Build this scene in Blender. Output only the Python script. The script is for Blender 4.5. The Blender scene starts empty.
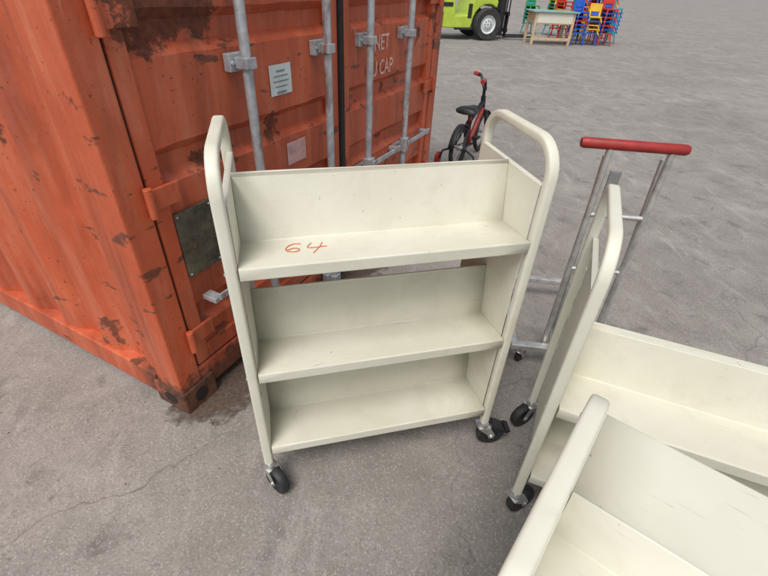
import bpy, bmesh, math, random
from mathutils import Vector, Matrix
random.seed(7)
sc=bpy.context.scene
COL=sc.collection
# ---------------------------------------------------------------- materials
def N(nt,t,**k):
    n=nt.nodes.new(t)
    for a,b in k.items(): setattr(n,a,b)
    return n
def base_mat(name):
    m=bpy.data.materials.new(name);m.use_nodes=True
    nt=m.node_tree;b=nt.nodes['Principled BSDF'];return m,nt,b
def noise(nt,vec,scale,detail=4,rough=.6,dist=0):
    n=N(nt,'ShaderNodeTexNoise');n.inputs['Scale'].default_value=scale;n.inputs['Detail'].default_value=min(detail,5)
    n.inputs['Roughness'].default_value=rough;n.inputs['Distortion'].default_value=dist
    nt.links.new(vec,n.inputs['Vector']);return n.outputs['Fac']
def ramp(nt,fac,a,b,o0=0,o1=1):
    r=N(nt,'ShaderNodeMapRange');r.inputs['From Min'].default_value=a;r.inputs['From Max'].default_value=b
    r.inputs['To Min'].default_value=o0;r.inputs['To Max'].default_value=o1
    nt.links.new(fac,r.inputs['Value']);return r.outputs['Result']
def mix(nt,fac,c1,c2,blend='MIX'):
    x=N(nt,'ShaderNodeMix',data_type='RGBA',blend_type=blend)
    if isinstance(fac,(int,float)): x.inputs[0].default_value=fac
    else: nt.links.new(fac,x.inputs[0])
    for i,c in ((6,c1),(7,c2)):
        if isinstance(c,tuple): x.inputs[i].default_value=(*c,1)
        else: nt.links.new(c,x.inputs[i])
    return x.outputs[2]
def mop(nt,op,a,b):
    m=N(nt,'ShaderNodeMath',operation=op)
    for i,v in enumerate((a,b)):
        if isinstance(v,(int,float)): m.inputs[i].default_value=v
        else: nt.links.new(v,m.inputs[i])
    return m.outputs[0]
def mul(nt,a,b): return mop(nt,'MULTIPLY',a,b)
def coords(nt,scale=(1,1,1),loc=(0,0,0)):
    t=N(nt,'ShaderNodeTexCoord');mp=N(nt,'ShaderNodeMapping');mp.inputs['Scale'].default_value=scale;mp.inputs['Location'].default_value=loc
    nt.links.new(t.outputs['Object'],mp.inputs['Vector']);return mp.outputs['Vector']
def bump(nt,b,h,strength=.2,dist=.002):
    n=N(nt,'ShaderNodeBump');n.inputs['Strength'].default_value=strength;n.inputs['Distance'].default_value=dist
    nt.links.new(h,n.inputs['Height']);nt.links.new(n.outputs[0],b.inputs['Normal'])
def noise_r(nt,v,scale,rough):
    return ramp(nt,noise(nt,v,scale*1.7,3),.3,.7,max(.03,rough-.1),min(1,rough+.12))
def simple(name,col,rough=.5,metal=0,var=.25,scale=12):
    m,nt,b=base_mat(name);v=coords(nt)
    f=noise(nt,v,scale)
    d=tuple(c*(1-var) for c in col);l=tuple(min(1,c*(1+var)) for c in col)
    nt.links.new(mix(nt,ramp(nt,f,.3,.7),d,l),b.inputs['Base Color'])
    nt.links.new(noise_r(nt,v,scale,rough),b.inputs['Roughness'])
    b.inputs['Metallic'].default_value=metal
    return m
def cream_mat():
    m,nt,b=base_mat("cream_enamel");v=coords(nt)
    c=mix(nt,ramp(nt,noise(nt,v,3.5),.3,.7),(.64,.62,.505),(.71,.695,.59))
    g=mul(nt,ramp(nt,noise(nt,v,6,5,.7,.6),.50,.80),.38)
    c=mix(nt,g,c,(.45,.415,.32))
    vs=coords(nt,(3,60,60));s=mul(nt,ramp(nt,noise(nt,vs,2.2,5,.6),.65,.71),ramp(nt,noise(nt,v,4,2),.5,.62))
    c=mix(nt,mul(nt,s,.6),c,(.25,.19,.13))
    vd=coords(nt,(22,22,9));s2=mul(nt,ramp(nt,noise(nt,vd,3,4,.7,1.5),.70,.73),.3)
    c=mix(nt,s2,c,(.30,.25,.18))
    ch=ramp(nt,noise(nt,v,70,3,.5),.745,.76);c=mix(nt,mul(nt,ch,.7),c,(.14,.09,.055))
    nt.links.new(c,b.inputs['Base Color'])
    nt.links.new(noise_r(nt,v,8,.5),b.inputs['Roughness'])
    bump(nt,b,noise(nt,v,4,2,.5),.10,.012)
    return m
def container_mat(name="container_paint",c0=(.44,.075,.026),c1=(.58,.125,.050)):
    m,nt,b=base_mat(name);v=coords(nt);vz=coords(nt,(5,5,.7))
    c=mix(nt,ramp(nt,noise(nt,v,2.2,5),.3,.7),c0,c1)
    f=mul(nt,ramp(nt,noise(nt,vz,3.0,5,.7),.48,.74),.45)
    c=mix(nt,f,c,(.62,.26,.16))
    d=mul(nt,ramp(nt,noise(nt,vz,1.7,5,.6,.4),.48,.70),.6)
    c=mix(nt,d,c,(.20,.042,.02))
    rustc=mix(nt,ramp(nt,noise(nt,v,40,4),.35,.65),(.045,.022,.016),(.14,.055,.03))
    r=ramp(nt,noise(nt,v,2.8,5,.70,.3),.61,.64)
    c=mix(nt,mul(nt,r,.8),c,rustc)
    # heavier corrosion: upper part of the left door and the bottom edge
    sx=N(nt,'ShaderNodeSeparateXYZ');nt.links.new(v,sx.inputs[0])
    ax=mop(nt,'ABSOLUTE',mop(nt,'SUBTRACT',sx.outputs[0],.34),0);az_=mop(nt,'ABSOLUTE',mop(nt,'SUBTRACT',sx.outputs[2],1.50),0)
    dd=mop(nt,'MAXIMUM',mul(nt,ax,.8),az_)
    dn=mop(nt,'ADD',dd,mul(nt,noise(nt,v,7,5,.75),.45))
    p1=ramp(nt,dn,.36,.39,1,0)
    zb=mop(nt,'ADD',sx.outputs[2],mul(nt,noise(nt,v,6,5,.75),-.50));p2=ramp(nt,zb,-.12,-.07,1,0)
    ycl=ramp(nt,sx.outputs[1],.2,.3,1,0)
    pp=mul(nt,mop(nt,'MAXIMUM',p1,p2),ycl)
    c=mix(nt,mul(nt,pp,.85),c,rustc)
    vh=coords(nt,(2.2,2.2,6.5),(3,1,2));r2=mul(nt,ramp(nt,noise(nt,vh,1.6,5,.65,.2),.63,.65),ramp(nt,noise(nt,v,22,4,.7),.33,.42))
    c=mix(nt,mul(nt,r2,.8),c,rustc)
    sp=ramp(nt,noise(nt,v,60,4,.6),.66,.69);c=mix(nt,mul(nt,sp,.7),c,(.09,.03,.018))
    vw=coords(nt,(14,14,1.0));sc_=ramp(nt,noise(nt,vw,6,4,.7,.2),.69,.73);c=mix(nt,mul(nt,sc_,.45),c,(.66,.38,.28))
    nt.links.new(c,b.inputs['Base Color'])
    nt.links.new(ramp(nt,mop(nt,'MAXIMUM',r,pp),0,1,.48,.9),b.inputs['Roughness'])
    hb=mop(nt,'ADD',noise(nt,v,6,3),mul(nt,noise(nt,v,90,3),.2))
    bump(nt,b,hb,.4,.010)
    return m
def rust_mat(name="rusted_steel",a=(.05,.022,.014),b2=(.18,.07,.035),pt=(.36,.08,.04)):
    m,nt,b=base_mat(name);v=coords(nt)
    c=mix(nt,ramp(nt,noise(nt,v,14,5,.7),.35,.65),a,b2)
    c=mix(nt,ramp(nt,noise(nt,v,5,5,.7),.58,.64),c,pt)
    nt.links.new(c,b.inputs['Base Color']);b.inputs['Roughness'].default_value=.88
    bump(nt,b,noise(nt,v,60,5,.7),.6,.004);return m
def galv_mat():
    m,nt,b=base_mat("galvanised_steel");v=coords(nt);vz=coords(nt,(1,1,.25))
    c=mix(nt,ramp(nt,noise(nt,v,30,4),.3,.7),(.32,.34,.36),(.55,.57,.59))
    c=mix(nt,mul(nt,ramp(nt,noise(nt,vz,14,5,.7),.54,.66),.8),c,(.24,.12,.08))
    nt.links.new(c,b.inputs['Base Color']);b.inputs['Metallic'].default_value=.4
    nt.links.new(noise_r(nt,v,12,.55),b.inputs['Roughness']);bump(nt,b,noise(nt,v,80,4),.3,.002);return m
def ground_mat():
    m,nt,b=base_mat("worn_concrete");v=coords(nt)
    c=mix(nt,ramp(nt,noise(nt,v,.55,4,.6),.3,.7),(.250,.226,.203),(.345,.318,.290))
    c=mix(nt,mul(nt,ramp(nt,noise(nt,v,3.0,5,.7,.5),.40,.68),.6),c,(.165,.146,.130))
    c=mix(nt,mul(nt,ramp(nt,noise(nt,v,1.6,5,.65,1.2),.52,.70),.55),c,(.42,.39,.358))
    vs=coords(nt,(1.0,.22,1))
    c=mix(nt,mul(nt,ramp(nt,noise(nt,vs,7,5,.7,.8),.56,.69),.45),c,(.47,.44,.405))
    c=mix(nt,mul(nt,ramp(nt,noise(nt,v,5.2,4,.6,.4),.59,.71),.6),c,(.11,.097,.085))
    c=mix(nt,mul(nt,ramp(nt,noise(nt,v,24,3,.6,.6),.65,.72),.55),c,(.09,.08,.07))
    vo=N(nt,'ShaderNodeTexVoronoi');vo.inputs['Scale'].default_value=210;nt.links.new(v,vo.inputs['Vector'])
    sep=N(nt,'ShaderNodeSeparateColor');nt.links.new(vo.outputs['Color'],sep.inputs[0])
    c=mix(nt,mul(nt,ramp(nt,sep.outputs[0],.62,.95),.40),c,(.12,.108,.095))
    c=mix(nt,mul(nt,ramp(nt,sep.outputs[1],.80,.98),.4),c,(.55,.52,.48))
    c=mix(nt,mul(nt,ramp(nt,noise(nt,v,420,2,.6),.45,.7),.38),c,(.12,.108,.095))
    nz=N(nt,'ShaderNodeTexNoise');nz.inputs['Scale'].default_value=2.6;nz.inputs['Detail'].default_value=5;nt.links.new(v,nz.inputs['Vector'])
    va=N(nt,'ShaderNodeVectorMath',operation='MULTIPLY_ADD');va.inputs[1].default_value=(.55,.55,0)
    nt.links.new(nz.outputs['Color'],va.inputs[0]);nt.links.new(v,va.inputs[2])
    ve=N(nt,'ShaderNodeTexVoronoi',feature='DISTANCE_TO_EDGE');ve.inputs['Scale'].default_value=.42;nt.links.new(va.outputs[0],ve.inputs['Vector'])
    crk=mul(nt,ramp(nt,ve.outputs['Distance'],0,.002,1,0),ramp(nt,noise(nt,v,.9,2),.42,.56))
    c=mix(nt,mul(nt,crk,.6),c,(.07,.06,.05))
    nt.links.new(c,b.inputs['Base Color'])
    b.inputs['Roughness'].default_value=.85
    bump(nt,b,mop(nt,'ADD',noise(nt,v,240,2,.6),mul(nt,noise(nt,v,25,4,.6),1.2)),.45,.003);return m
def foot_strip_mat():  # dark brown, noisy alpha that grows towards the container
    m,nt,b=base_mat("dark_foot_strip");v=coords(nt)
    c=mix(nt,ramp(nt,noise(nt,v,60,4,.7),.3,.7),(.05,.035,.026),(.16,.11,.08));nt.links.new(c,b.inputs['Base Color']);b.inputs['Roughness'].default_value=.95
    sx=N(nt,'ShaderNodeSeparateXYZ');nt.links.new(v,sx.inputs[0])
    e=ramp(nt,sx.outputs[1],-.26,.0,0,.75);ex=ramp(nt,sx.outputs[0],-.12,.1,0,1)
    a=mop(nt,'ADD',mul(nt,e,ex),mop(nt,'SUBTRACT',noise(nt,v,16,5,.75,.4),.72))
    nt.links.new(ramp(nt,a,-.02,.22,0,.85),b.inputs['Alpha']);return m
M={}
M['cream']=cream_mat();M['cont']=container_mat()
M['rust']=rust_mat();M['galv']=galv_mat();M['ground']=ground_mat();M['foot_strip']=foot_strip_mat()
M['plate']=rust_mat("weathered_plate",(.045,.04,.028),(.14,.12,.08),(.19,.11,.065))
M['rubber']=simple("black_rubber",(.022,.022,.023),.6,0,.4,30)
M['tyre']=simple("dusty_tyre",(.035,.034,.033),.8,0,.5,8)
M['zinc']=simple("zinc_plated_steel",(.58,.58,.57),.35,.8,.25,25)
M['chrome']=simple("brushed_aluminium",(.62,.62,.59),.38,.7,.25,20)
M['gasket']=simple("door_gasket",(.014,.013,.013),.7,0,.4,20)
M['sticker']=simple("sticker_paper",(.62,.67,.66),.5,0,.12,25)
M['pink']=simple("faded_pink_label",(.60,.36,.34),.6,0,.2,25)
M['ink']=simple("printed_ink",(.14,.19,.20),.6,0,.2,25)
M['stencil']=simple("faded_white_stencil",(.74,.44,.36),.7,0,.3,40)
M['marker']=simple("red_marker",(.62,.09,.025),.5,0,.25,60)
M['dark']=simple("painted_hole_shade",(.02,.014,.012),.9,0,.3,10)  # near-black colour standing in for the shade inside the casting holes
M['lime']=simple("lime_paint",(.45,.58,.06),.4,0,.15,3)
M['black']=simple("black_paint",(.02,.02,.022),.45,0,.3,8)
M['red']=simple("red_paint",(.40,.03,.02),.4,0,.3,15)
M['redgrip']=simple("red_plastic_grip",(.30,.022,.018),.5,0,.25,20)
M['wood']=simple("plywood",(.55,.40,.25),.6,0,.2,6)
M['grey']=simple("grey_paint",(.22,.22,.22),.5,0,.2,10)
M['tabletop']=simple("green_laminate",(.22,.38,.34),.4,0,.1,5)
for k,c in dict(cblue=(.015,.10,.48),cred=(.55,.03,.02),cyel=(.70,.42,.02),cgreen=(.03,.30,.07),cteal=(.03,.30,.35)).items(): M[k]=simple(k+"_plastic",c,.4,0,.15,6)
# ---------------------------------------------------------------- helpers
def empty(name,loc=(0,0,0),yaw=0):
    e=bpy.data.objects.new(name,None);e.empty_display_size=.1;COL.objects.link(e);e.location=loc;e.rotation_euler=(0,0,yaw);return e
def obj(name,bm,mat,parent=None,smooth=False,bevel=0,segs=2,angle=35):
    me=bpy.data.meshes.new(name);bmesh.ops.recalc_face_normals(bm,faces=bm.faces);bm.to_mesh(me);bm.free()
    o=bpy.data.objects.new(name,me);COL.objects.link(o)
    if mat is not None:o.data.materials.append(mat)
    if parent:o.parent=parent
    if smooth:
        for p in me.polygons:p.use_smooth=True
        try: me.set_sharp_from_angle(angle=math.radians(angle))
        except Exception: pass
    if bevel:
        md=o.modifiers.new("bevel",'BEVEL');md.width=bevel;md.segments=segs;md.limit_method='ANGLE';md.angle_limit=math.radians(40)
    return o
def add_box(bm,x0,x1,y0,y1,z0,z1,mtx=None):
    vs=[bm.verts.new((x,y,z)) for x in (x0,x1) for y in (y0,y1) for z in (z0,z1)]
    for f in ((0,1,3,2),(4,6,7,5),(0,4,5,1),(2,3,7,6),(0,2,6,4),(1,5,7,3)): bm.faces.new([vs[i] for i in f])
    if mtx is not None:
        for v in vs:v.co=mtx@v.co
def box(name,x0,x1,y0,y1,z0,z1,mat,parent=None,bevel=.003,mtx=None):
    bm=bmesh.new();add_box(bm,x0,x1,y0,y1,z0,z1,mtx);return obj(name,bm,mat,parent,bevel=bevel)
def add_tube(bm,pts,r,seg=12,cap=True,closed=False):
    pts=[Vector(p) for p in pts];n=len(pts);rings=[]
    up=None
    for i,p in enumerate(pts):
        if closed: t=(pts[(i+1)%n]-pts[i-1]).normalized()
        else: t=(pts[min(i+1,n-1)]-pts[max(i-1,0)]).normalized()
        if up is None: up=t.orthogonal().normalized()
        up=(up-t*up.dot(t)).normalized();s=t.cross(up)
        rr=r[i] if isinstance(r,(list,tuple)) else r
        rings.append([bm.verts.new(p+(up*math.cos(a)+s*math.sin(a))*rr) for a in [2*math.pi*k/seg for k in range(seg)]])
    m=n if closed else n-1
    for i in range(m):
        A=rings[i];B=rings[(i+1)%n]
        for k in range(seg): bm.faces.new((A[k],A[(k+1)%seg],B[(k+1)%seg],B[k]))
    if cap and not closed: bm.faces.new(rings[0][::-1]);bm.faces.new(rings[-1])
def fillet(pts,R,n=6):
    pts=[Vector(p) for p in pts];out=[pts[0]]
    for i in range(1,len(pts)-1):
        a=(pts[i-1]-pts[i]);b=(pts[i+1]-pts[i]);la,lb=a.length,b.length;a.normalize();b.normalize()
        ang=a.angle(b)
        if ang>3.12: out.append(pts[i]);continue
        d=min(R/math.tan(ang/2),la*.49,lb*.49);rr=d*math.tan(ang/2)
        c=pts[i]+(a+b).normalized()*(rr/math.sin(ang/2))
        p0=pts[i]+a*d;p1=pts[i]+b*d;v0=p0-c;v1=p1-c;tot=v0.angle(v1);ax=v0.cross(v1).normalized()
        for k in range(n+1): out.append(c+Matrix.Rotation(tot*k/n,3,ax)@v0)
    out.append(pts[-1]);return out
def add_wheel(bm,c,axis,prof,seg=28):
    c=Vector(c);axis=Vector(axis).normalized();u=axis.orthogonal().normalized();w=axis.cross(u)
    rings=[[bm.verts.new(c+axis*o+(u*math.cos(a)+w*math.sin(a))*r) for a in [2*math.pi*k/seg for k in range(seg)]] for r,o in prof]
    n=len(rings)
    for i in range(n):
        A=rings[i];B=rings[(i+1)%n]
        for k in range(seg): bm.faces.new((A[k],A[(k+1)%seg],B[(k+1)%seg],B[k]))
def wheel(name,c,axis,prof,mat,parent,seg=28):
    bm=bmesh.new();add_wheel(bm,c,axis,prof,seg);return obj(name,bm,mat,parent,smooth=True,angle=40)
# ---------------------------------------------------------------- book carts
def caster(parent,idx,x,y,zt,ang,brake=False,R=.055,trail=.036,w=.017):
    m=Matrix.Translation((x,y,0))@Matrix.Rotation(ang,4,'Z')
    def T(p): return m@Vector(p)
    wc=T((trail,0,R));ax=(m.to_3x3()@Vector((0,1,0)))
    prof=[(R*.52,-w*.8),(R*.88,-w),(R*.975,-w*.7),(R,0),(R*.975,w*.7),(R*.88,w),(R*.52,w*.8)]
    wheel("caster_tyre_%d"%idx,wc,ax,prof,M['rubber'],parent)
    wheel("caster_hub_%d"%idx,wc,ax,[(.004,-w*1.05),(R*.5,-w*.75),(R*.53,-w*.3),(R*.53,w*.3),(R*.5,w*.75),(.004,w*1.05)],M['black'],parent,20)
    bm=bmesh.new();fy=w+.005
    for s in (-1,1):
        yy=s*fy
        pr=[(-.024,zt-.022),(.026,zt-.022),(trail+.014,R+.006),(trail+.008,R-.012),(trail-.008,R-.012),(trail-.016,R+.010)]
        a=[bm.verts.new(T((px,yy-.0013,pz))) for px,pz in pr];b=[bm.verts.new(T((px,yy+.0013,pz))) for px,pz in pr]
        bm.faces.new(a);bm.faces.new(b[::-1])
        for i in range(6): bm.faces.new((a[i],a[(i+1)%6],b[(i+1)%6],b[i]))
    add_box(bm,-.024,.026,-fy-.0011,fy+.0011,zt-.0235,zt-.0205,m)
    add_tube(bm,[T((0,0,zt-.021)),T((0,0,zt-.008))],[.023,.020],18)
    add_tube(bm,[T((0,0,zt-.008)),T((0,0,zt+.006))],.011,12)
    add_tube(bm,[T((trail,-fy-.005,R)),T((trail,fy+.005,R))],.006,8)
    obj("caster_fork_%d"%idx,bm,M['zinc'],parent,smooth=True,angle=35)
    if brake:
        bm=bmesh.new();mm=m@Matrix.Translation((trail+.030,0,R+.040))@Matrix.Rotation(math.radians(30),4,'Y')
        add_box(bm,-.035,.040,-.026,.026,-.006,.005,mm);add_box(bm,.022,.045,-.026,.026,.005,.012,mm);obj("caster_brake_%d"%idx,bm,M['black'],parent,bevel=.003)
def book_cart(loc,yaw,W,D,H,levels,ptop,swivel,brakes=(),tw=.030,scribble=False):
    e=empty("book_cart",loc,yaw);cr=M['cream'];zb=.128;t=.026
    for side,xc in (("left",-tw/2-.003),("right",W+tw/2+.003)):
        path=fillet([(xc,t/2,zb),(xc,t/2,H-t/2),(xc,D-t/2,H-t/2),(xc,D-t/2,zb)],.085,10)
        bm=bmesh.new();rings=[];n=len(path);c=.007
        for i,p in enumerate(path):
            tg=(path[min(i+1,n-1)]-path[max(i-1,0)]).normalized();ex=Vector((1,0,0));nn=tg.cross(ex)
            pr=[]
            for sx,sy in ((1,1),(-1,1),(-1,-1),(1,-1)):
                cx_,cy_=sx*(tw/2-c),sy*(t/2-c)
                for k in range(4):
                    a=math.atan2(sy,sx)-math.pi/4+k*math.pi/6
                    pr.append((cx_+c*math.cos(a),cy_+c*math.sin(a)))
            rings.append([bm.verts.new(p+ex*a+nn*b2) for a,b2 in pr])
        k=len(rings[0])
        for i in range(n-1):
            for j in range(k): bm.faces.new((rings[i][j],rings[i][(j+1)%k],rings[i+1][(j+1)%k],rings[i+1][j]))
        bm.faces.new(rings[0]);bm.faces.new(rings[-1])
        obj("end_frame_"+side,bm,cr,e,smooth=True,angle=50)
        xi=-.0030 if side=="left" else W+.0008
        bm=bmesh.new();add_box(bm,xi,xi+.0022,t+.0005,D-t-.0005,.165,ptop)
        s=-1 if side=="left" else 1
        xa,xb=(xi-.014,xi) if s<0 else (xi+.0022,xi+.0162)
        add_box(bm,xa,xb,t+.0005,D-t-.0005,ptop-.0025,ptop)
        obj("end_panel_"+side,bm,cr,e,bevel=.0008)
        bm=bmesh.new()
        for z in [l[0]-.018 for l in levels]:
            for y in (t/2,D-t/2):
                xo=xc+s*tw/2
                add_tube(bm,[(xo,y,z),(xo+s*.003,y,z)],[.006,.004],10)
        obj("bolts_"+side,bm,M['zinc'],e,smooth=True,angle=40)
    names=["top_shelf","middle_shelf","bottom_shelf"]
    for i,(zf,yj,zj,yt,zt) in enumerate(levels):
        prof=[(.016,zf-.032),(.0025,zf-.034),(.0012,zf-.032),(.0012,zf-.0025),(.0022,zf-.0005),(.004,zf),(yj-.002,zj+.0003),(yj+.0005,zj+.002),(yt,zt-.001),(yt+.001,zt),(D-yt-.001,zt),(D-yt,zt-.001),(D-yj-.0005,zj+.002),(D-yj+.002,zj+.0003),(D-.004,zf),(D-.0022,zf-.0005),(D-.0012,zf-.0025),(D-.0012,zf-.032),(D-.0025,zf-.034),(D-.016,zf-.032)]
        bm=bmesh.new();nx=8;g=[[bm.verts.new((.0004+(W-.0008)*k/nx,y,z+(random.uniform(-.0008,.0008) if 4<j<14 else 0))) for j,(y,z) in enumerate(prof)] for k in range(nx+1)]
        for k in range(nx):
            for j in range(len(prof)-1): bm.faces.new((g[k][j],g[k][j+1],g[k+1][j+1],g[k+1][j]))
        o=obj(names[i],bm,cr,e,smooth=True,angle=15)
        sd=o.modifiers.new("s",'SOLIDIFY');sd.thickness=.0018;sd.offset=0
    pos=[(-tw/2-.003,t/2),(W+tw/2+.003,t/2),(-tw/2-.003,D-t/2),(W+tw/2+.003,D-t/2)]
    for i,(x,y) in enumerate(pos): caster(e,i+1,x,y,zb,swivel[i],i in brakes)
    if scribble:
        zf,yj,zj=levels[0][:3]
        def P(x,y): return (x,y,zf+(zj-zf)*(y-.0035)/(yj-.0035)+.0015)
        S=[[(.158,.122),(.142,.127),(.124,.114),(.116,.096),(.121,.080),(.138,.073),(.153,.080),(.151,.094),(.136,.098),(.121,.088)],
           [(.186,.122),(.176,.105),(.172,.092),(.190,.091),(.226,.094)],[(.216,.121),(.209,.100),(.198,.078),(.186,.058)]]
        bm=bmesh.new()
        for st in S:
            pp=fillet([P(*a) for a in st],.010,4);add_tube(bm,pp,.0015,6)
        obj("marker_scribble",bm,M['marker'],e,smooth=True)
    return e
rd=math.radians
lv=[(.936,.169,.917,.207,1.100),(.568,.177,.548,.206,.733),(.215,.183,.195,.206,.372)]
book_cart((-.352,.862,0),.267,.781,.410,1.211,lv,1.095,[rd(-55),rd(-8),rd(120),rd(20)],brakes=(1,),scribble=True)
lv2=[(.58,.18,.56,.215,.72),(.25,.18,.23,.215,.40)]
book_cart((.495,.785,0),-.366,.80,.45,1.09,lv2,.90,[rd(50),rd(40),rd(-130),rd(80)])
lv3=[(.925,.20,.915,.224,.985),(.55,.197,.53,.224,.71),(.21,.203,.19,.224,.36)]
book_cart((.128,.135,0),-.640,.80,.45,1.01,lv3,.975,[rd(20),rd(40),rd(-20),rd(80)])
# ---------------------------------------------------------------- shipping container
def container(loc,yaw,mat):
    e=empty("shipping_container",loc,yaw);Wc,Lc,Hc=2.438,6.06,2.591
    rs=M['rust'];ga=M['galv']
    bm=bmesh.new()
    for x in (0,Wc-.10): add_box(bm,x,x+.10,.004,.14,.118,Hc-.118)
    add_box(bm,.10,Wc-.10,.012,.13,.045,.175);add_box(bm,.10,Wc-.10,.010,.13,2.40,Hc-.03)
    for x in (0,Wc-.10): add_box(bm,x,x+.10,Lc-.14,Lc,.118,Hc-.118)
    for x in (.005,Wc-.065): add_box(bm,x,x+.06,.163,Lc-.163,.03,.15);add_box(bm,x,x+.06,.163,Lc-.163,Hc-.09,Hc-.01)
    obj("frame",bm,mat,e,bevel=.006)
    bm=bmesh.new()
    def corr(fn,L,z0,z1,dep=.036,pitch=.28):
        pts=[];s=.14
        while s<L-.14:
            for a,d in ((0,0),(.07,0),(.14,dep),(.21,dep)):
                if s+a<L-.14: pts.append((s+a,d))
            s+=pitch
        pts.append((L-.14,0))
        A=[bm.verts.new(fn(s,d,z0)) for s,d in pts];B=[bm.verts.new(fn(s,d,z1)) for s,d in pts]
        for i in range(len(pts)-1): bm.faces.new((A[i],A[i+1],B[i+1],B[i]))
    corr(lambda s,d,z:(.02+d,s,z),Lc,.15,Hc-.09);corr(lambda s,d,z:(Wc-.02-d,s,z),Lc,.15,Hc-.09)
    corr(lambda s,d,z:(s,Lc-.02-d,z),Wc,.15,Hc-.09)
    corr(lambda s,d,z:(z,s,Hc-.03-d*.5),Lc,.06,Wc-.06)
    obj("corrugated_walls",bm,mat,e)
    bm=bmesh.new();bd=bmesh.new()
    for x in (-.004,Wc-.158):
        for y in (-.004,Lc-.174):
            for z in (0,Hc-.118):
                add_box(bm,x,x+.162,y,y+.178,z,z+.118)
                if y<0:
                    vs=[bd.verts.new((x+.081+.032*math.cos(a),y-.0015,z+.059+.036*math.sin(a))) for a in [2*math.pi*k/20 for k in range(20)]];bd.faces.new(vs)
                if x<0:
                    vs=[bd.verts.new((x-.0015,y+.089+.036*math.cos(a),z+.059+.030*math.sin(a))) for a in [2*math.pi*k/20 for k in range(20)]];bd.faces.new(vs)
    obj("corner_castings",bm,rs,e,bevel=.008);obj("painted_casting_holes",bd,M['dark'],e)  # holes are flat discs on solid castings, their inner shade painted as colour
    z0,z1=.185,2.385
    tro=[.40,.71,1.00,1.365,1.74,2.08]
    for nm,xa,xb in (("left",.112,1.200),("right",1.238,2.326)):
        bm=bmesh.new();fw=.062
        add_box(bm,xa,xa+fw,.012,.062,z0,z1);add_box(bm,xb-fw,xb,.012,.062,z0,z1)
        add_box(bm,xa+fw,xb-fw,.0125,.062,z0,z0+.075);add_box(bm,xa+fw,xb-fw,.0125,.062,z1-.075,z1)
        obj("door_frame_"+nm,bm,mat,e,bevel=.006)
        pr=[(z0+.075,.024)]
        for z in tro: pr+=[(z-.058,.024),(z-.028,.056),(z+.028,.056),(z+.058,.024)]
        pr.append((z1-.075,.024))
        bm=bmesh.new();nx=10;grid=[]
        for k in range(nx+1):
            x=xa+fw+(xb-xa-2*fw)*k/nx
            grid.append([bm.verts.new((x,y+random.uniform(-.001,.005)*(0<k<nx),z+random.uniform(-.003,.003))) for z,y in pr])
        for k in range(nx):
            for i in range(len(pr)-1): bm.faces.new((grid[k][i],grid[k][i+1],grid[k+1][i+1],grid[k+1][i]))
        obj("door_panel_"+nm,bm,mat,e,smooth=True,angle=20)
    box("centre_gasket",1.2005,1.2375,.0,.05,z0,z1,M['gasket'],e,.006)
    bm=bmesh.new();add_box(bm,.102,.1105,.02,.05,z0,z1);add_box(bm,2.3275,2.336,.02,.05,z0,z1);add_box(bm,.11,2.33,.022,.05,z0-.009,z0-.001)
    obj("edge_gasket",bm,M['gasket'],e)
    bm=bmesh.new()
    for z in (.34,.92,1.42,1.90,2.26):
        for x,s in ((.095,1),(2.343,-1)):
            add_tube(bm,[(x,-.012,z-.05),(x,-.012,z+.05)],.014,12)
            add_box(bm,min(x,x+s*.12),max(x,x+s*.12),-.002,.0115,z-.035,z+.035)
    obj("hinges",bm,mat,e,bevel=.003)
    rods=[.56,1.045,1.41,1.865]
    bm=bmesh.new();bb=bmesh.new();bc=bmesh.new()
    for i,x in enumerate(rods):
        add_tube(bm,[(x,-.038,.10),(x,-.038,2.48)],.0175,16)
        for z in (.24,.62,1.262,1.78,2.32):
            add_box(bb,x-.045,x+.045,-.006,.0235,z-.028,z+.028)
            add_box(bb,x-.025,x+.025,-.062,-.006,z-.018,z+.018)
            for sx in (-.036,.036): add_tube(bb,[(x+sx,-.006,z),(x+sx,-.014,z)],.008,8)
        for z in (.085,2.47):
            add_box(bc,x-.03,x+.03,-.062,-.012,z-.035,z+.035);add_box(bc,x-.055,x+.055,-.03,.009,z-.05,z+.05)
    obj("lock_rods",bm,ga,e,smooth=True);obj("rod_brackets",bb,ga,e,bevel=.004);obj("rod_cams",bc,ga,e,bevel=.006)
    bm=bmesh.new()
    for x,xe,z in ((.56,.22,.50),(1.045,.70,.58),(1.41,1.75,.66),(1.865,2.20,.66)):
        s=1 if xe>x else -1
        a,b_=sorted((x,xe));add_box(bm,a,b_,-.075,-.066,z-.014,z+.014)
        add_box(bm,xe-.02,xe+.02,-.0655,.0,z-.022,z+.0);add_box(bm,x-.026,x+.026,-.0655,-.02,z-.03,z+.03)
    obj("lock_handles",bm,ga,e,bevel=.003)
    box("document_plate",.176,.335,.010,.0225,.585,.84,M['plate'],e,.002)
    bm=bmesh.new()
    for x in (.186,.325):
        for z in (.597,.828): add_tube(bm,[(x,.0098,z),(x,.0065,z)],[.005,.0035],8)
    obj("plate_rivets",bm,ga,e,smooth=True)
    box("notice_sticker",.735,.865,.0205,.0220,1.115,1.225,M['sticker'],e,.0)
    bm=bmesh.new()
    for k,(w,hh) in enumerate(((.05,.008),(.085,.005),(.09,.005),(.07,.005),(.06,.010))):
        z=1.205-k*.019;xx=.80-w/2
        while xx<.80+w/2:
            ww=random.uniform(.003,.010);add_box(bm,xx,min(xx+ww,.80+w/2),.0196,.0203,z-hh,z);xx+=ww+.003
    obj("sticker_print",bm,M['ink'],e)
    box("pink_label",.80,.93,.0205,.0220,.82,.915,M['pink'],e,0)
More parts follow.
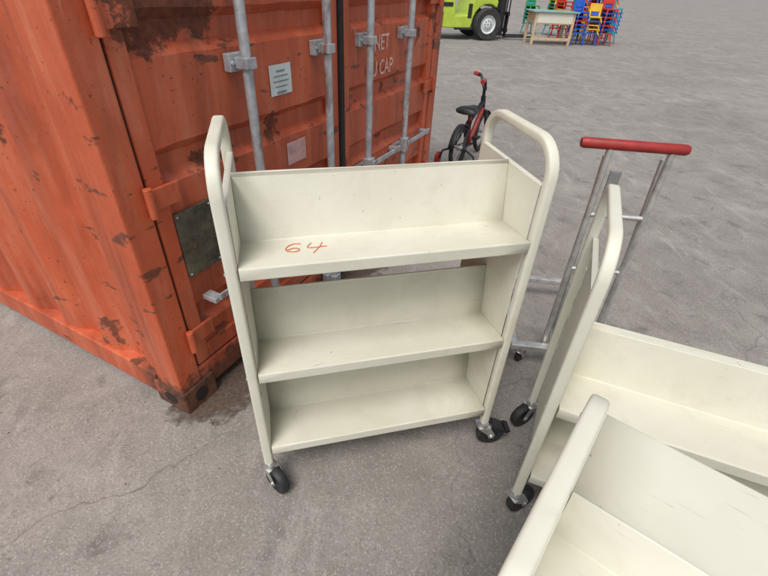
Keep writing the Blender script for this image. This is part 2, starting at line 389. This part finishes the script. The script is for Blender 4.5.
    for txt,x,z,s,sx in (("NET",1.555,1.195,.105,.85),("CU CAP",1.475,1.075,.105,.80),("TARE",1.50,1.50,.09,.8),("MAX GROSS",1.50,1.62,.08,.8)):
        cu=bpy.data.curves.new("t",'FONT');cu.body=txt;cu.size=s;cu.extrude=.0004;cu.offset=.001;cu.resolution_u=3
        to=bpy.data.objects.new("t",cu);COL.objects.link(to);bpy.context.view_layer.update()
        me=bpy.data.meshes.new_from_object(to.evaluated_get(bpy.context.evaluated_depsgraph_get()));bpy.data.objects.remove(to)
        o=bpy.data.objects.new("stencil_"+txt.lower().replace(" ","_"),me);COL.objects.link(o);me.materials.clear();me.materials.append(M['stencil'])
        o.parent=e;o.location=(x,.0208,z);o.rotation_euler=(math.pi/2,0,0);o.scale=(sx,1,1)
    return e
ca=.461;yw=math.pi/2-ca;cx,cy=-.785,1.143
container((cx,cy,0),yw,M['cont'])
dx,dy=math.sin(ca),math.cos(ca)
# ragged dark brown strip along the container foot, denser towards the container
bm=bmesh.new();vs=[bm.verts.new(p) for p in ((-.2,-.30,0),(2.6,-.30,0),(2.6,.10,0),(-.2,.10,0))];bm.faces.new(vs)
dt=obj("foot_strip",bm,M['foot_strip']);dt.location=(cx,cy,.004);dt.rotation_euler=(0,0,yw)
# ---------------------------------------------------------------- folding trolley on the right
tr=empty("platform_trolley",(.715,1.54,0),-.10)
ch=M['chrome']
bm=bmesh.new()
add_box(bm,-.10,.36,-.028,.012,.105,.135);add_box(bm,-.10,-.07,.012,.56,.105,.135);add_box(bm,.33,.36,.012,.56,.105,.135);add_box(bm,-.10,.36,.56,.595,.105,.135)
obj("base_frame",bm,ch,tr,bevel=.004)
bm=bmesh.new()
for x in (.06,.27):
    add_tube(bm,[(x,.03,.12),(x,.03,1.06)],.0125,14)
    add_tube(bm,[(x+.03,.055,.14),(x+.03,.13,1.0)],.011,12)
add_tube(bm,[(.06,.03,.55),(.27,.03,.55)],.010,12);add_tube(bm,[(.06,.03,.80),(.27,.03,.80)],.010,12)
obj("handle_frame",bm,ch,tr,smooth=True,angle=50)
bm=bmesh.new();add_box(bm,.085,.125,.018,.03,.16,.98);obj("flat_strut",bm,M['grey'],tr,bevel=.003)
bm=bmesh.new();add_tube(bm,[(-.045,.03,1.07),(-.035,.03,1.07),(.31,.03,1.07),(.32,.03,1.07)],[.015,.019,.019,.015],16);obj("grip",bm,M['redgrip'],tr,smooth=True)
for i,(x,y,a) in enumerate(((-.03,.52,2.6),(.32,.52,1.0),(.30,.02,.3),(-.05,.0,.9))): caster(tr,i+1,x,y,.106,a,False,.038,.028,.012)
# ---------------------------------------------------------------- child's bicycle
bk=empty("childs_bicycle",(.645,4.18,0),rd(62))
R=.20
for nm,x in (("rear",0),("front",.66)):
    prof=[(R-.030,-.012),(R-.012,-.021),(R-.002,-.012),(R,0),(R-.002,.012),(R-.012,.021),(R-.030,.012)]
    wheel(nm+"_tyre",(x,0,R),(0,1,0),prof,M['rubber'],bk)
    wheel(nm+"_rim",(x,0,R),(0,1,0),[(R-.045,-.009),(R-.029,-.011),(R-.029,.011),(R-.045,.009)],M['black'],bk)
    bm=bmesh.new();add_tube(bm,[(x,-.045,R),(x,.045,R)],.016,10)
    for k in range(14):
        a=2*math.pi*k/14;add_tube(bm,[(x,.02*(-1)**k,R),(x+math.cos(a)*(R-.04),0,R+math.sin(a)*(R-.04))],.0018,5)
    obj(nm+"_spokes",bm,M['zinc'],bk)
    bm=bmesh.new();g=[]
    for k in range(9):
        a=rd(40+k*(130/8)) if nm=="rear" else rd(20+k*(110/8))
        g.append([bm.verts.new((x+(R+.018)*math.cos(a),s*.028,R+(R+.018)*math.sin(a)-.006*abs(s))) for s in (-1,-.4,.4,1)])
    for i in range(8):
        for j in range(3): bm.faces.new((g[i][j],g[i][j+1],g[i+1][j+1],g[i+1][j]))
    o=obj(nm+"_mudguard",bm,M['black'],bk,smooth=True,angle=60);sd=o.modifiers.new("s",'SOLIDIFY');sd.thickness=.003
bm=bmesh.new()
add_tube(bm,[(.28,0,.17),(.20,0,.45)],.018,10);add_tube(bm,[(.28,0,.17),(.56,0,.46)],.024,10)
obj("main_frame",bm,M['red'],bk,smooth=True)
bm=bmesh.new()
add_tube(bm,[(.22,0,.40),(.54,0,.52)],.022,10);add_tube(bm,[(.53,0,.57),(.57,0,.43)],.024,10)
for s in (-1,1):
    add_tube(bm,[(.28,s*.03,.17),(0,s*.045,R)],.012,8);add_tube(bm,[(.215,s*.015,.40),(0,s*.045,R)],.012,8)
    add_tube(bm,[(.57,s*.03,.44),(.66,s*.04,R)],.014,8)
add_tube(bm,[(.20,0,.44),(.19,0,.50)],.014,10);add_tube(bm,[(.535,0,.55),(.52,0,.66)],.016,10)
hm=Matrix.Translation((.53,0,0))@Matrix.Rotation(rd(-62),4,'Z')
bar=[hm@Vector(p) for p in ((-.07,-.22,.74),(-.03,-.12,.74),(0,-.05,.64),(0,.05,.64),(-.03,.12,.74),(-.07,.22,.74))]
add_tube(bm,fillet(bar,.04,4),.014,10);obj("fork_stays_and_bars",bm,M['black'],bk,smooth=True)
bm=bmesh.new()
for s in (-1,1): add_tube(bm,[hm@Vector((-.075,s*.235,.74)),hm@Vector((-.045,s*.15,.74))],.020,10)
obj("grips",bm,M['red'],bk,smooth=True)
bm=bmesh.new()
secs=[(.04,.085,.51,.022),(.07,.105,.52,.030),(.13,.100,.522,.032),(.20,.055,.518,.026),(.28,.032,.516,.020),(.33,.020,.51,.014)]
rg=[[bm.verts.new((x,w*math.cos(a),z+hh*math.sin(a)*(1 if math.sin(a)>0 else .8))) for a in [2*math.pi*k/14 for k in range(14)]] for x,w,z,hh in secs]
for i in range(len(rg)-1):
    for k in range(14): bm.faces.new((rg[i][k],rg[i][(k+1)%14],rg[i+1][(k+1)%14],rg[i+1][k]))
bm.faces.new(rg[0]);bm.faces.new(rg[-1]);obj("saddle",bm,M['black'],bk,smooth=True,angle=70)
bm=bmesh.new();add_wheel(bm,(.28,.035,.17),(0,1,0),[(.02,-.002),(.055,-.002),(.055,.002),(.02,.002)],20)
add_tube(bm,[(.28,.05,.17),(.34,.055,.08)],.008,8);add_tube(bm,[(.28,-.05,.17),(.22,-.055,.26)],.008,8)
add_box(bm,.30,.38,.055,.12,.07,.09);add_box(bm,.18,.26,-.12,-.055,.25,.27)
for s in (-1,1):
    add_tube(bm,[(0,s*.05,R),(.0,s*.16,.14),(0,s*.18,.065)],.010,8)
obj("crank_and_pedals",bm,M['black'],bk)
for i,s in enumerate((-1,1)): wheel("training_wheel_%d"%(i+1),(0,s*.20,.062),(0,1,0),[(.01,-.014),(.052,-.016),(.062,-.010),(.062,.010),(.052,.016),(.01,.014)],(M['rubber'],M['red'])[i],bk,20)
# ---------------------------------------------------------------- forklift
fk=empty("forklift",(2.62,14.95,0),.28);R=.41
def tyre(nm,x,y,R,w,hub):
    prof=[(R*.58,-w/2*.9),(R*.93,-w/2),(R*.99,-w/2*.8),(R,0),(R*.99,w/2*.8),(R*.93,w/2),(R*.58,w/2*.9)]
    wheel(nm+"_tyre",(x,y,R),(0,1,0),prof,M['tyre'],fk,36)
    wheel(nm+"_hub",(x,y,R),(0,1,0),[(.02,-w/2*.75),(R*.32,-w/2*.7),(R*.45,-w/2*.45),(R*.6,-w/2*.8),(R*.6,w/2*.8),(R*.45,w/2*.45),(R*.32,w/2*.7),(.02,w/2*.75)],hub,fk,30)
    bm=bmesh.new()
    for k in range(8):
        a=2*math.pi*k/8
        for s in (-1,1): add_tube(bm,[(x+R*.25*math.cos(a),y+s*w/2*.6,R+R*.25*math.sin(a)),(x+R*.25*math.cos(a),y+s*w/2*.85,R+R*.25*math.sin(a))],.018,6)
    obj(nm+"_lugs",bm,M['grey'],fk)
for i,y in enumerate((0,1.15)):
    tyre("front_%d"%(i+1),0,y,R,.28,M['sticker'])
    tyre("rear_%d"%(i+1),-1.75,y+(.06,-.06)[i],.32,.22,M['sticker'])
def extr(name,prof,y0,y1,mat,par,bev=.03):
    bm=bmesh.new();a=[bm.verts.new((x,y0,z)) for x,z in prof];b=[bm.verts.new((x,y1,z)) for x,z in prof];bm.faces.new(a);bm.faces.new(b[::-1])
    for i in range(len(prof)): bm.faces.new((a[i],a[(i+1)%len(prof)],b[(i+1)%len(prof)],b[i]))
    return obj(name,bm,mat,par,bevel=bev)
arch=[(.46*math.cos(a),.41+.49*math.sin(a)) for a in [rd(180-18*k) for k in range(11)]]
extr("body",[(-.50,.28)]+arch[:8]+[(.30,.98),(.05,1.12),(-.45,1.05),(-.62,.62),(-1.0,.60),(-1.05,1.08),(-2.1,1.1),(-2.12,.70),(-1.35,.66),(-1.35,.30)],.02,1.13,M['lime'],fk)
extr("counterweight",[(-2.08,.35),(-2.35,.38),(-2.42,.60),(-2.40,1.02),(-2.25,1.16),(-1.95,1.16),(-1.95,.74),(-2.08,.70)],.0,1.15,M['lime'],fk,.05)
box("step",-1.0,-.52,-.06,.04,.26,.32,M['black'],fk,.01)
box("side_stripe",-1.95,-1.1,.010,.0185,.82,.92,M['black'],fk,0)
bm=bmesh.new();add_box(bm,-.62,-.50,.012,.0185,.55,.90);add_box(bm,-.48,.30,.05,.90,1.121,1.15);obj("dash_trim",bm,M['black'],fk)
box("seat_base",-1.25,-.85,.36,.80,1.09,1.25,M['black'],fk,.03);box("seat_back",-1.34,-1.2,.36,.80,1.2,1.75,M['black'],fk,.04)
bm=bmesh.new()
for y in (.10,1.05):
    add_tube(bm,fillet([(.10,y,1.0),(-.25,y,2.15),(-1.55,y,2.15),(-1.7,y,1.05)],.1),.035,10)
for k in range(7): add_box(bm,-.35-k*.18,-.30-k*.18,.10,1.05,2.15,2.18)
obj("overhead_guard",bm,M['black'],fk,smooth=True,angle=40)
bm=bmesh.new()
for y in (.28,.82): add_box(bm,.50,.62,y-.04,y+.04,.10,2.1);add_box(bm,.63,.70,y-.03+.05,y+.03+.05,.12,1.9)
for z in (.15,.7,1.3,2.0): add_box(bm,.515,.60,.30,.80,z,z+.08)
add_box(bm,.71,.76,.10,1.05,.20,.30);add_box(bm,.71,.76,.10,1.05,.62,.72)
for k in range(6): add_box(bm,.715,.75,.12+k*.17,.15+k*.17,.30,1.25)
for y in (.30,.80): add_box(bm,.762,.80,y-.06,y+.06,.05,.72);add_box(bm,.80,1.75,y-.06,y+.06,.05,.09)
add_tube(bm,[(.56,.55,.2),(.56,.55,1.7)],.05,12)
obj("mast_and_forks",bm,M['black'],fk,bevel=.006)
bm=bmesh.new();add_tube(bm,[(-.2,.57,1.0),(-.38,.57,1.35)],.02,8);ring=[(-.40+.07*math.cos(a),.57+.17*math.sin(a),1.38+.12*math.cos(a)) for a in [2*math.pi*k/20 for k in range(20)]];add_tube(bm,ring,.014,8,closed=True);obj("steering_wheel",bm,M['black'],fk,smooth=True)
# ---------------------------------------------------------------- table
tb=empty("work_table",(3.84,14.35,0),.10)
box("top",-.08,1.24,-.05,.70,.80,.835,M['tabletop'],tb,.006)
bm=bmesh.new()
for x in (0,1.09):
    for y in (0,.58): add_box(bm,x,x+.07,y,y+.07,0,.80)
add_box(bm,.07,1.09,.01,.05,.52,.795);add_box(bm,.07,1.09,.60,.64,.52,.795);add_box(bm,.02,.05,.07,.58,.52,.795);add_box(bm,1.11,1.14,.07,.58,.52,.795)
add_box(bm,.07,1.09,.01,.05,.12,.19)
obj("timber_frame",bm,M['wood'],tb,bevel=.005)
box("cream_front_panel",.072,1.088,.002,.009,.55,.79,M['cream'],tb,.001)
# ---------------------------------------------------------------- stacks of plastic chairs
def chair_stack(loc,yaw,mats,n):
    e=empty("stack_of_plastic_chairs",loc,yaw)
    for i in range(n):
        z=.30+i*.10;bm=bmesh.new()
        add_box(bm,-.17,.17,-.17,.17,z,z+.03)
        for s in (-1,1):
            for t_ in (-1,1):
                add_tube(bm,[(s*.14,t_*.14,z),(s*.19,t_*.19,z-.30 if i==0 else z-.12)],[.022,.016],8)
        mt=Matrix.Translation((0,.17,z+.02))@Matrix.Rotation(rd(-10),4,'X')
        add_box(bm,-.165,-.11,-.015,.015,0,.32,mt);add_box(bm,.11,.165,-.015,.015,0,.32,mt);add_box(bm,-.11,.11,-.012,.012,.12,.32,mt)
        obj("chair_%d"%(i+1),bm,mats[i%len(mats)],e,bevel=.008)
    return e
B,Rd,Y,Gn,T=[M[k] for k in ('cblue','cred','cyel','cgreen','cteal')]
for (x,y,yaw,ms,n) in ((5.28,14.95,.2,[B,B,B,Rd],6),(5.72,15.0,-.2,[B,Y,Y],5),(6.15,15.1,.1,[Rd,B],7),(5.1,16.0,.4,[Rd,Rd,Y],8),(5.6,15.9,.0,[Y,Rd],8),(6.05,15.9,.3,[Rd,Rd,B],9),(6.5,15.7,.3,[T,B],7),(5.2,17.2,.3,[T,Y,Gn],8),(6.0,17.2,.2,[Gn,B],9),(6.8,16.9,.2,[Rd,Y],9),(4.5,17.4,.2,[T,Gn],6)):
    chair_stack((x,y,0),yaw,ms,n)
# ---------------------------------------------------------------- ground + debris
bm=bmesh.new();s=250
vs=[bm.verts.new(p) for p in ((-s,-s,0),(s,-s,0),(s,s,0),(-s,s,0))];bm.faces.new(vs);obj("ground",bm,M['ground'])
bm=bmesh.new()
def pebble(x,y,r):
    m=Matrix.Translation((x,y,r*.4))@Matrix.Rotation(random.random()*6,4,'Z')@Matrix.Diagonal((r*random.uniform(.8,1.6),r,r*.6,1))
    bmesh.ops.create_icosphere(bm,subdivisions=1,radius=1,matrix=m)
for i in range(260): pebble(random.uniform(-1.8,2.2),random.uniform(.3,4.5),random.choice([.0012,.0015,.002,.003]))
for i in range(420):
    t=random.uniform(.0,2.4);o=abs(random.gauss(0,.06))
    pebble(cx+dx*t+dy*(o+.004),cy+dy*t-dx*(o+.004),random.uniform(.0012,.0045))
obj("gravel",bm,M['rust'])
# ---------------------------------------------------------------- light
w=bpy.data.worlds.new("World");sc.world=w;w.use_nodes=True;nt=w.node_tree
bg=nt.nodes['Background'];sky=nt.nodes.new('ShaderNodeTexSky');sky.sky_type='NISHITA';sky.sun_disc=False
el,az=rd(60),rd(200)
sky.sun_elevation=el;sky.sun_rotation=az;sky.air_density=1.0;sky.dust_density=3.0
hs=nt.nodes.new('ShaderNodeHueSaturation');hs.inputs['Saturation'].default_value=.40
nt.links.new(sky.outputs[0],hs.inputs['Color']);nt.links.new(hs.outputs[0],bg.inputs[0]);bg.inputs[1].default_value=.145
sd=bpy.data.lights.new("sun",'SUN');sd.energy=2.15;sd.angle=rd(26);sd.color=(1,.965,.92)
so=bpy.data.objects.new("sun",sd);COL.objects.link(so)
d=Vector((math.sin(az)*math.cos(el),math.cos(az)*math.cos(el),math.sin(el)))
so.rotation_euler=d.to_track_quat('Z','Y').to_euler();so.location=d*20
# ---------------------------------------------------------------- camera
f,p,r,h=435.7,.627,.049,1.53
F=Vector((0,math.cos(p),-math.sin(p)));Dn=Vector((0,-math.sin(p),-math.cos(p)));Rt=Vector((1,0,0))
c,s=math.cos(r),math.sin(r)
X=Rt*c-Dn*s;Yd=Rt*s+Dn*c
cd=bpy.data.cameras.new("Camera");cam=bpy.data.objects.new("Camera",cd);COL.objects.link(cam)
cd.sensor_width=36;cd.lens=f/768*36;cd.clip_start=.02;cd.clip_end=1000
m=Matrix((( X.x,-Yd.x,-F.x,0),(X.y,-Yd.y,-F.y,0),(X.z,-Yd.z,-F.z,h),(0,0,0,1)))
cam.matrix_world=m;sc.camera=cam
sc.view_settings.view_transform='Standard';sc.view_settings.look='None';sc.view_settings.exposure=0
